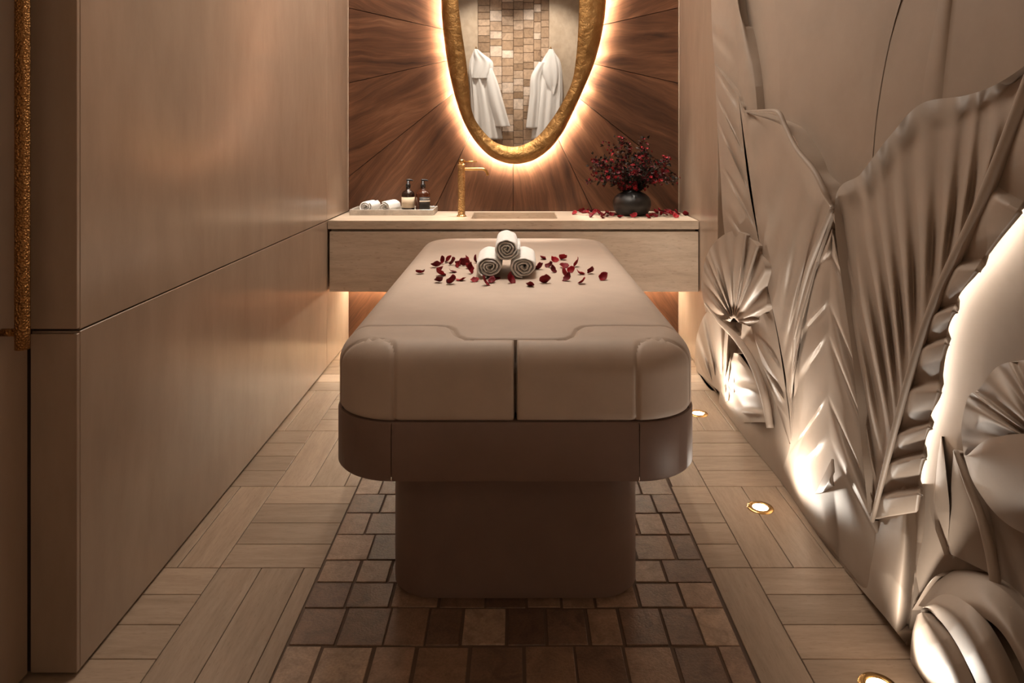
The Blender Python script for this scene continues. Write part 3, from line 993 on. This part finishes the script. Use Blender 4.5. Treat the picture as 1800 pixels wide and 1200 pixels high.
for (ax, ay) in bp:
    px, py = 700 + ax / 4.5, 380 + (ay + 14) / 4.5
    x, y_ = on_plane_z(px, py, ZTOP + .003)
    put_petal(x, y_, ZTOP + .0035, r0.uniform(.80, 1.15), 'dark red rose petal on the massage table between the towels and the plain stone wall' if x < -.155 else ('dark red rose petal on the massage table between the towels and the carved leaf wall' if x > .092 else 'dark red rose petal on the massage table close before the rolled towel ends'),
              'rose petals beside the towels, plain wall side' if x < -.155 else ('rose petals beside the towels, carved wall side' if x > .092 else 'rose petals at the towel ends'), r0)

# ------------------------------------------------------------------ vanity: worktop, cabinet, sink, tap
SX0, SX1, SY0, SY1 = (828 - CX) * 4.05 / F, (980 - CX) * 4.05 / F, 4.03, 4.36
X0, X1, Y0, Y1, Z0, Z1 = XL + .003, XR - .004, YCF, YB - .002, ZCT - .046, ZCT
xs = [X0, SX0, SX1, X1]; ysb = [Y0, SY0, SY1, Y1]
V, Fc = [], []
for z in (Z0, Z1):
    for j in range(4):
        for i in range(4):
            V.append((xs[i], ysb[j], z))
q = lambda k, j, i: k * 16 + j * 4 + i
for j in range(3):
    for i in range(3):
        if (i, j) == (1, 1): continue
        Fc.append((q(1, j, i), q(1, j, i + 1), q(1, j + 1, i + 1), q(1, j + 1, i)))
        Fc.append((q(0, j + 1, i), q(0, j + 1, i + 1), q(0, j, i + 1), q(0, j, i)))
for i in range(3):
    Fc.append((q(0, 0, i), q(0, 0, i + 1), q(1, 0, i + 1), q(1, 0, i)))
    Fc.append((q(0, 3, i + 1), q(0, 3, i), q(1, 3, i), q(1, 3, i + 1)))
    Fc.append((q(0, i + 1, 0), q(0, i, 0), q(1, i, 0), q(1, i + 1, 0)))
    Fc.append((q(0, i, 3), q(0, i + 1, 3), q(1, i + 1, 3), q(1, i, 3)))
for a, b in (((1, 1), (1, 2)), ((1, 2), (2, 2)), ((2, 2), (2, 1)), ((2, 1), (1, 1))):
    Fc.append((q(0, *a), q(1, *a), q(1, *b), q(0, *b)))
me = mesh('worktop', V, Fc, False)
bm = bmesh.new(); bm.from_mesh(me); bmesh.ops.recalc_face_normals(bm, faces=bm.faces)
bmesh.ops.bevel(bm, geom=[e for e in bm.edges if len(e.link_faces) == 2 and e.calc_face_angle() > 1], offset=.0025, segments=2, affect='EDGES'); bm.to_mesh(me); bm.free()
wt = link('worktop', me, 'counter_stone')
tag(wt, 'pale travertine worktop with a cut-out for the sink', 'worktop')

cab = empty('vanity_cabinet', (0, 4.19, .417))
tag(cab, 'wall-hung travertine vanity cabinet under the worktop', 'cabinet')
def cchild(o, p=cab):
    o.location = -p.location; o.parent = p; return o
cchild(box('body', X0 + .012, X1 - .010, YCF + .034, Y1, .425, .712, 'counter_stone', None, .001))
cchild(box('recessed_rail', X0 + .012, X1 - .010, YCF + .040, YCF + .06, .712, Z0 - .001, 'counter_stone', None, 0))
cchild(box('drawer_front', X0 + .010, X1 - .002, YCF + .003, YCF + .033, .417, .741, 'counter_stone', None, .0015))
cchild(box('bottom_panel', X0 + .012, X1 - .002, YCF + .034, Y1, .417, .4245, 'counter_stone', None, .001))

sk = empty('sink', (0, 4.2, .6))
tag(sk, 'rectangular stone trough sink set into the worktop', 'sink')
t_ = .012
cchild(box('basin_wall', SX0 - t_, SX0 - .0005, SY0 - t_, SY1 + t_, .712, Z0 - .0005, 'counter_stone'), sk)
cchild(box('basin_wall', SX1 + .0005, SX1 + t_, SY0 - t_, SY1 + t_, .712, Z0 - .0005, 'counter_stone'), sk)
cchild(box('basin_wall', SX0, SX1, SY0 - t_, SY0 - .0005, .712, Z0 - .0005, 'counter_stone'), sk)
cchild(box('basin_wall', SX0, SX1, SY1 + .0005, SY1 + t_, .712, Z0 - .0005, 'counter_stone'), sk)
cchild(box('basin_floor', SX0, SX1, SY0, SY1, .7125, .720, 'counter_stone'), sk)
v_, f_ = lathe([(0, .7202), (.024, .7202), (.024, .7225), (.018, .7232), (0, .7228)], 24, cap=False)
dr = mk('drain', [(p[0] + (SX0 + SX1) / 2, p[1] + 4.2, p[2]) for p in v_], f_, 'smooth_brass')
cchild(dr, sk)

# shelf lighting under the cabinet, along the wall
sl = box('shelf_led_strip', X0 + .02, X1 - .02, YB - .055, YB - .035, .4085, .4168, 'shelf_led')
tag(sl, 'warm LED strip under the wall-hung vanity cabinet', 'light strip')

fx, fy = (811 - CX) * 4.13 / F, 4.14
fc = empty('basin_tap', (fx, fy, ZCT))
tag(fc, 'tall hammered brass tap standing beside the sink', 'tap')
zt = lambda py: H - (py - CY) * fy / F - ZCT
v_, f_ = lathe([(.027, 0), (.027, .006), (.0225, .009)] + [(.0205, z) for z in np.linspace(.012, zt(292), 24)] + [(.0215, zt(291)), (.0215, zt(289)), (.019, zt(288))], 28)
mk('column', v_, f_, 'hammered_brass', fc)
v_, f_ = lathe([(.0175, zt(288)), (.0175, zt(282)), (.014, zt(280))], 24)
mk('cap', v_, f_, 'smooth_brass', fc)
sp = catmull([(.012, 0, zt(297)), (.06, 0, zt(297)), (.115, 0, zt(297)), (.132, 0, zt(298.5)), (.143, 0, zt(302)), (.150, 0, zt(308))], 30)
v_, f_ = tube(sp, .0085, 14)
mk('spout', v_, f_, 'smooth_brass', fc)
v_, f_ = tube([(.010, 0, zt(284)), (.05, 0, zt(284)), (.088, 0, zt(284))], [.0045, .0042, .0036], 10)
mk('lever', v_, f_, 'smooth_brass', fc)

# ------------------------------------------------------------------ tray with towels and bottles
TY0, TY1 = 4.20, 4.425
tx0, tx1 = (614 - CX) * TY0 / F, (762 - CX) * TY0 / F
tr = empty('marble_tray', ((tx0 + tx1) / 2, (TY0 + TY1) / 2, ZCT))
tag(tr, 'rectangular veined marble tray on the worktop', 'tray')
hx, hy, tw_, th_ = (tx1 - tx0) / 2, (TY1 - TY0) / 2, .009, .033
box('tray_base', -hx, hx, -hy, hy, .0005, .010, 'marble_tray', tr, .001)
box('rim', -hx, hx, -hy, -hy + tw_, .0102, th_, 'marble_tray', tr, .001)
box('rim', -hx, hx, hy - tw_, hy, .0102, th_, 'marble_tray', tr, .001)
box('rim', -hx, -hx + tw_, -hy + tw_ + .0002, hy - tw_ - .0002, .0102, th_, 'marble_tray', tr, .001)
box('rim', hx - tw_, hx, -hy + tw_ + .0002, hy - tw_ - .0002, .0102, th_, 'marble_tray', tr, .001)
ZTR = ZCT + .0105
x1_, x2_ = (645 - CX) * 4.235 / F, (679 - CX) * 4.235 / F
towel_roll('face_towel', .046, .155, 3.0, .0125, .84, 3, 'small white rolled towel on the marble tray beside the stone wall', (x1_, 4.312, ZTR), -.16, .9, 'small rolled towels on the marble tray')
towel_roll('face_towel', .044, .155, 3.0, .0125, .84, 8, 'small white rolled towel on the marble tray beside the pump bottles', (x2_ + .006, 4.312, ZTR), -.26, 2.0, 'small rolled towels on the marble tray')

def bottle(name, px, w, y_, glass, lab, label_fn):
    x = (px - CX) * y_ / F
    b = empty(name, (x, y_, ZTR))
    tag(b, lab, 'bottle', 'amber pump bottles on the marble tray')
    r = w / 2
    v_, f_ = lathe([(r - .006, 0), (r - .001, .003), (r, .008), (r, .105), (r - .003, .114), (r - .010, .122), (r - .020, .128), (.014, .133), (.0125, .137), (.0125, .146)], 36)
    mk('body', v_, f_, glass, b)
    v_, f_ = lathe([(.0145, .1462), (.0145, .163), (.011, .1655), (.0075, .167), (.0075, .182)], 24)
    mk('collar', v_, f_, 'black_plastic', b)
    pm = catmull([(-.010, 0, .1865), (.005, 0, .1875), (.020, 0, .1865), (.030, 0, .182)], 12)
    v_, f_ = tube(pm, [.0062] * 6 + [.0055, .005, .0046, .0042, .004, .0036], 10)
    mk('pump', v_, f_, 'black_plastic', b)
    label_fn(b, r)
    return b
def wrap(name, parent, r, z0, z1, a0, a1, mat):
    n = 24
    V, Fc = [], []
    for i in range(n + 1):
        a = a0 + (a1 - a0) * i / n
        for rad, z in ((r + .0004, z0), (r + .0004, z1)):
            V.append((rad * math.cos(a), rad * math.sin(a), z))
    for i in range(n):
        Fc.append((2 * i, 2 * i + 2, 2 * i + 3, 2 * i + 1))
    o = mk(name, V, Fc, mat, parent)
    md = o.modifiers.new('thickness', 'SOLIDIFY'); md.thickness = .0003; md.offset = 1
    return o
def lab1(b, r):
    wrap('label', b, r, .026, .088, -PI, 0.0, 'cream_label')
def lab2(b, r):
    a0, a1 = -PI * .62, -PI * .05
    wrap('label', b, r, .010, .090, a0, a1, 'dark_label')
    wrap('label_band', b, r + .0005, .062, .070, a0, a1, 'white_band')
    wrap('label_text', b, r + .0005, .079, .0815, a0 + .5, a1 - .35, 'white_band')
bottle('pump_bottle', 717.5, .076, 4.300, 'dark_glass', 'dark amber pump bottle with a wide cream label', lab1)
bottle('pump_bottle', 743.5, .084, 4.290, 'amber_glass', 'brown amber pump bottle with a black label and pale band', lab2)

# ------------------------------------------------------------------ vase, flowers, petals on the worktop
VX, VY = (1112 - CX) * 4.2 / F, 4.225
vase = mk('vase', *lathe([(.0, .002), (.070, 0), (.086, .006), (.103, .030), (.110, .058), (.108, .082), (.098, .104), (.078, .122), (.055, .133), (.046, .137), (.042, .143), (.040, .140), (.044, .128), (.085, .10), (.098, .06), (.075, .012), (0, .008)], 48, cap=False), 'black_ceramic')
vase.location = (VX, VY, ZCT + .0003)
tag(vase, 'squat round matt black vase on the worktop', 'vase')
bq = empty('flower_bunch', (VX, VY, ZCT + .10))
tag(bq, 'airy bunch of dark red blossoms with blackish leaves in the black vase', 'flowers')
rb = random.Random(5)
def leaf_geo(V, Fc, p, d, size, nrm, wide=.42):
    d = d.normalized()
    s = d.cross(nrm)
    if s.length < 1e-4: s = d.orthogonal()
    s.normalize()
    n_ = s.cross(d)
    b = len(V)
    V += [p, p + d * size * .45 + s * size * wide + n_ * size * .10, p + d * size, p + d * size * .45 - s * size * wide + n_ * size * .10, p + d * size * .5]
    Fc += [(b, b + 1, b + 4), (b + 1, b + 2, b + 4), (b + 2, b + 3, b + 4), (b + 3, b, b + 4)]
NS = 38
for k in range(NS):
    ang = 2 * PI * k / NS * 5.0 + rb.uniform(-.3, .3)
    if k < 6:
        elev = rb.uniform(1.15, 1.5); Ls = rb.uniform(.28, .335)
    elif k < 22:
        elev = rb.uniform(.55, 1.15); Ls = rb.uniform(.24, .30)
    else:
        elev = rb.uniform(.18, .55); Ls = rb.uniform(.22, .275)
    hd_ = Vector((math.cos(ang), math.sin(ang) * .62, 0))
    p0 = Vector((hd_.x * .012, hd_.y * .012, .0))
    p1 = p0 + Vector((hd_.x * .016, hd_.y * .016, .045))
    tip = p1 + (hd_ * math.cos(elev) + Vector((0, 0, math.sin(elev)))) * (Ls - .03)
    if VY + tip.y > YB - .03: tip.y = YB - .03 - VY
    mid = (p1 + tip) / 2 + Vector((rb.uniform(-.02, .02), rb.uniform(-.012, .012), .03))
    if VY + mid.y > YB - .03: mid.y = YB - .03 - VY
    P = catmull([p0, p1, mid, tip], 14)
    v_, f_ = tube(P, list(np.linspace(.0019, .0007, 14)), 5)
    st = mk('sprig', v_, f_, 'stem', bq)
    LV, LF, BV, BF = [], [], [], []
    P = [Vector(p) for p in P]
    for i in range(5, 14):
        d = (P[min(i + 1, 13)] - P[i - 1]).normalized()
        for c in range(rb.choice((4, 5))):
            off = Vector((rb.uniform(-1, 1), rb.uniform(-1, 1), rb.uniform(-.7, 1))).normalized()
            tw2 = P[i] + off * rb.uniform(.010, .034)
            if VY + tw2.y > YB - .03: tw2.y = YB - .03 - VY
            tv, tf = tube([P[i], tw2], [.0006, .0004], 3, cap=False)
            b0 = len(LV); LV += tv; LF += [tuple(q_ + b0 for q_ in f__) for f__ in tf]
            bd = (d * .6 + off).normalized()
            if rb.random() < .62:
                for e in range(rb.choice((2, 3))):
                    dd = (bd + Vector((rb.uniform(-.7, .7), rb.uniform(-.7, .7), rb.uniform(-.7, .7)))).normalized()
                    if VY + tw2.y + dd.y * .025 > YB - .012: dd.y = -abs(dd.y)
                    leaf_geo(LV, LF, tw2 - dd * .003, dd, rb.uniform(.016, .027), Vector((rb.uniform(-1, 1), rb.uniform(-1, 1), 1)), .30)
            else:
                sz = rb.uniform(.007, .0115)
                ax_ = bd.orthogonal().normalized()
                for e in range(6):
                    qd = Matrix.Rotation(2 * PI * e / 6, 3, bd) @ ax_
                    dd = (qd + bd * rb.uniform(.3, .9)).normalized()
                    if VY + tw2.y + dd.y * sz * 1.4 > YB - .006: dd.y = -abs(dd.y)
                    leaf_geo(BV, BF, tw2, dd, sz * 1.4, bd, .50)
    mk('leaves', LV, LF, 'dark_leaf', st)
    if BV: mk('blossoms', BV, BF, 'blossom', st)

r0 = random.Random(33)
cp = [(482, 818), (545, 800), (590, 805), (620, 820), (640, 845), (650, 795), (690, 800), (720, 830), (735, 855), (760, 835), (775, 815), (825, 830), (850, 822), (905, 850), (790, 840), (1030, 845), (1160, 855), (1215, 842), (1190, 835), (1225, 805), (1265, 800), (1290, 825), (1320, 825), (1370, 820), (1425, 820), (1420, 848), (1510, 830), (600, 798), (665, 812), (705, 818), (1300, 808), (1345, 806), (560, 806)]
for ax, ay in cp:
    px, py = 920 + ax / 5.294, 220 + (ay + 12) / 5.294
    x, y_ = on_plane_z(px, py, ZCT)
    if y_ > YB - .03: y_ = YB - .035 - r0.uniform(0, .05)
    put_petal(x, y_, ZCT + .0004, r0.uniform(.80, 1.1), 'dark crimson rose petal on the worktop between the sink and the black vase' if x < VX - .10 else ('dark crimson rose petal on the worktop between the black vase and the side wall' if x > VX + .10 else 'dark crimson rose petal on the worktop right at the foot of the black vase'),
              'worktop petals between sink and vase' if x < VX - .10 else ('worktop petals between vase and wall' if x > VX + .10 else 'worktop petals at the vase foot'), r0, .8)

# ------------------------------------------------------------------ mirror
MY = 4.385
outer_px = [(775, 0), (778, 50), (786, 110), (798, 165), (813, 210), (834, 247), (862, 275), (897, 288), (932, 284), (962, 266), (986, 238), (1004, 205), (1029, 150), (1047, 105), (1060, 52), (1066, 0), (1064, -60), (1050, -115), (1020, -160), (975, -190), (920, -200), (865, -192), (820, -165), (790, -118), (778, -60)]
inner_px = [(807, 0), (812, 48), (820, 104), (825, 150), (828, 185), (838, 214), (866, 246), (897, 257), (924, 252), (948, 236), (966, 214), (982, 190), (1003, 148), (1011, 105), (1015, 52), (1016, 0), (1014, -55), (1000, -105), (975, -140), (945, -160), (910, -167), (875, -160), (845, -138), (822, -100), (810, -50)]
def to_xz(pts): return [((p[0] - CX) * MY / F, H - (p[1] - CY) * MY / F) for p in pts]
NL = 220
OUT, INN = catmull_loop(to_xz(outer_px), NL), catmull_loop(to_xz(inner_px), NL)
mir = empty('wall_mirror', (0, MY, 1.9))
tag(mir, 'large irregular oval mirror in a rough gold frame with a glowing halo', 'mirror')
def mchild(o):
    o.location = (0, -MY, -1.9); o.parent = mir; return o
TILT = math.radians(2.7)
ZM0 = H - (130 - CY) * MY / F
def glass_y(z): return MY + .004 - (z - ZM0) * math.tan(TILT)
NC = 14
V, Fc = [], []
for i in range(NL):
    o_, n_ = OUT[i], INN[i]
    wd = math.hypot(*(o_ - n_))
    lump = .005 * math.sin(i * .0857 + 1) + .003 * math.sin(i * .2 + 2) + .0012 * math.sin(i * .571)
    yg = glass_y(n_[1])
    for j in range(NC + 1):
        s = j / NC
        p = o_ * (1 - s) + n_ * s
        ridge = math.sin(PI * (s ** .8)) ** .7
        yv = (MY + .020) * (1 - s) + (yg + .004) * s - ridge * (.034 + lump + .0012 * math.sin(i * .371 + j * 1.1))
        V.append((p[0], yv, p[1]))
    V.append((n_[0], min(max(yg, MY) + .012, YB - .006), n_[1]))
    iw = (n_ - o_) / wd
    for ins, yb_ in ((.012, MY + .014), (.006, MY + .0315), (.001, MY + .0315)):
        V.append((o_[0] + iw[0] * ins, yb_, o_[1] + iw[1] * ins))
m = NC + 5
for i in range(NL):
    k = (i + 1) % NL
    for j in range(m):
        q_ = (j + 1) % m
        Fc.append((i * m + j, i * m + q_, k * m + q_, k * m + j))
me = mesh('frame', V, Fc)
bm = bmesh.new(); bm.from_mesh(me); bmesh.ops.recalc_face_normals(bm, faces=bm.faces); bm.to_mesh(me); bm.free()
mchild(link('frame', me, 'gold_leaf'))
c = INN.mean(0)
INX = c + (INN - c) * 1.012
V = [(p[0], glass_y(p[1]), p[1]) for p in INX] 
me = mesh('glass', V, [tuple(range(NL))], False)
bm = bmesh.new(); bm.from_mesh(me); bmesh.ops.recalc_face_normals(bm, faces=bm.faces)
if sum(f.normal.y for f in bm.faces) > 0: bmesh.ops.reverse_faces(bm, faces=bm.faces)
bmesh.ops.solidify(bm, geom=list(bm.faces), thickness=.003)
bm.to_mesh(me); bm.free()
mchild(link('glass', me, 'mirror_glass'))
c = OUT.mean(0)
LED = OUT + (INN - OUT) / np.linalg.norm(INN - OUT, axis=1)[:, None] * .034
v_, f_ = tube([(p[0], MY + .025, p[1]) for p in LED] + [(LED[0][0], MY + .025, LED[0][1])], .004, 6, cap=False)
mchild(mk('led_ring', v_, f_, 'halo_led'))
BK = OUT + (INN - OUT) * .55
n_ = NL
V = [(p[0], MY + .040, p[1]) for p in BK] + [(p[0], YB - .001, p[1]) for p in (OUT + (INN - OUT) * .9)]
mchild(mk('back_box', V, [tuple(range(NL))] + [(i, i + NL, (i + 1) % NL + NL, (i + 1) % NL) for i in range(NL)], 'dark_joint'))

# ------------------------------------------------------------------ bathrobes on the rear wall (seen in the mirror)
def cloth_tube(rows, n=72, folds=9, amp=.014, seed=0):
    """rows: (x, y, z, half width, half depth) from top to bottom"""
    R = catmull(rows, 60)
    V, Fc = [], []
    for j, (x, y_, z, hw, hd2) in enumerate(R):
        u = j / 59
        for i in range(n):
            a = 2 * PI * i / n
            fo = amp * (.25 + .75 * u) * (math.sin(folds * a + seed + .8 * math.sin(2.2 * u + seed)) + .5 * math.sin((folds * 2 - 3) * a + seed * 2.1))
            V.append((x + (hw + fo * .6) * math.cos(a), y_ + (hd2 + fo) * math.sin(a), z))
    for j in range(59):
        for i in range(n):
            k = (i + 1) % n
            Fc.append((j * n + i, j * n + k, (j + 1) * n + k, (j + 1) * n + i))
    Fc.append(tuple(range(n))[::-1]); Fc.append(tuple(59 * n + i for i in range(n)))
    return V, Fc
def robe(name, lab, x, z, parts):
    root = empty(name, (x, YR + .1, z))
    tag(root, lab, 'bathrobe')
    for nm, rows, kw in parts:
        v_, f_ = cloth_tube(rows, **kw)
        o = mk(nm, v_, f_, 'robe', root)
        bm = bmesh.new(); bm.from_mesh(o.data); bmesh.ops.recalc_face_normals(bm, faces=bm.faces); bm.to_mesh(o.data); bm.free()
    return root
def hook(x, z, lab):
    h = empty('robe_hook', (x, YR + .05, z))
    tag(h, lab, 'hook', 'brass robe hooks')
    v_, f_ = tube([(0, .0005, 0), (0, .008, 0)], .018, 16)
    mk('plate', v_, f_, 'smooth_brass', h)
    v_, f_ = tube(catmull([(0, .008, 0), (0, .045, -.004), (0, .058, .012), (0, .060, .030)], 12), .006, 8)
    mk('peg', v_, f_, 'smooth_brass', h)
HZ = 1.90
hook(-.49, HZ, 'brass robe hook holding the bathrobe with the folded collar'); hook(.44, HZ, 'brass robe hook holding the bathrobe with the pointed hood')
robe('bathrobe', 'white bathrobe with a wide folded collar hanging in the mirror', -.49, HZ, [
    ('body', [(0, .02, -.02, .03, .03), (0, .02, -.2, .085, .05), (.06, .02, -.5, .13, .06), (.10, .02, -.8, .16, .065), (.13, .02, -1.12, .19, .07)], dict(folds=8, amp=.016, seed=1)),
    ('collar', [(0, .055, .0, .022, .025), (.03, .055, -.06, .06, .04), (.09, .055, -.15, .11, .05), (.085, .055, -.26, .125, .052), (.06, .055, -.36, .12, .05)], dict(folds=5, amp=.012, seed=3)),
    ('sleeve', [(.16, .05, -.24, .045, .04), (.20, .05, -.45, .085, .055), (.255, .05, -.70, .10, .06), (.32, .05, -.96, .105, .055)], dict(folds=5, amp=.012, seed=5))])
robe('bathrobe', 'white bathrobe with a pointed hood and open belt hanging in the mirror', .44, HZ, [
    ('body', [(0, .02, -.02, .03, .03), (.0, .02, -.18, .12, .05), (-.02, .02, -.5, .165, .06), (-.04, .02, -.8, .175, .065), (-.06, .02, -1.12, .18, .07)], dict(folds=9, amp=.017, seed=2)),
    ('hood', [(0, .06, .0, .025, .025), (0, .06, -.10, .065, .04), (-.005, .06, -.25, .105, .05), (.005, .06, -.40, .09, .045), (.02, .06, -.56, .015, .02)], dict(folds=5, amp=.012, seed=4)),
    ('sleeve', [(-.10, .05, -.16, .05, .04), (-.185, .05, -.34, .062, .05), (-.20, .05, -.60, .062, .05), (-.235, .05, -.98, .072, .05)], dict(folds=4, amp=.010, seed=6))])
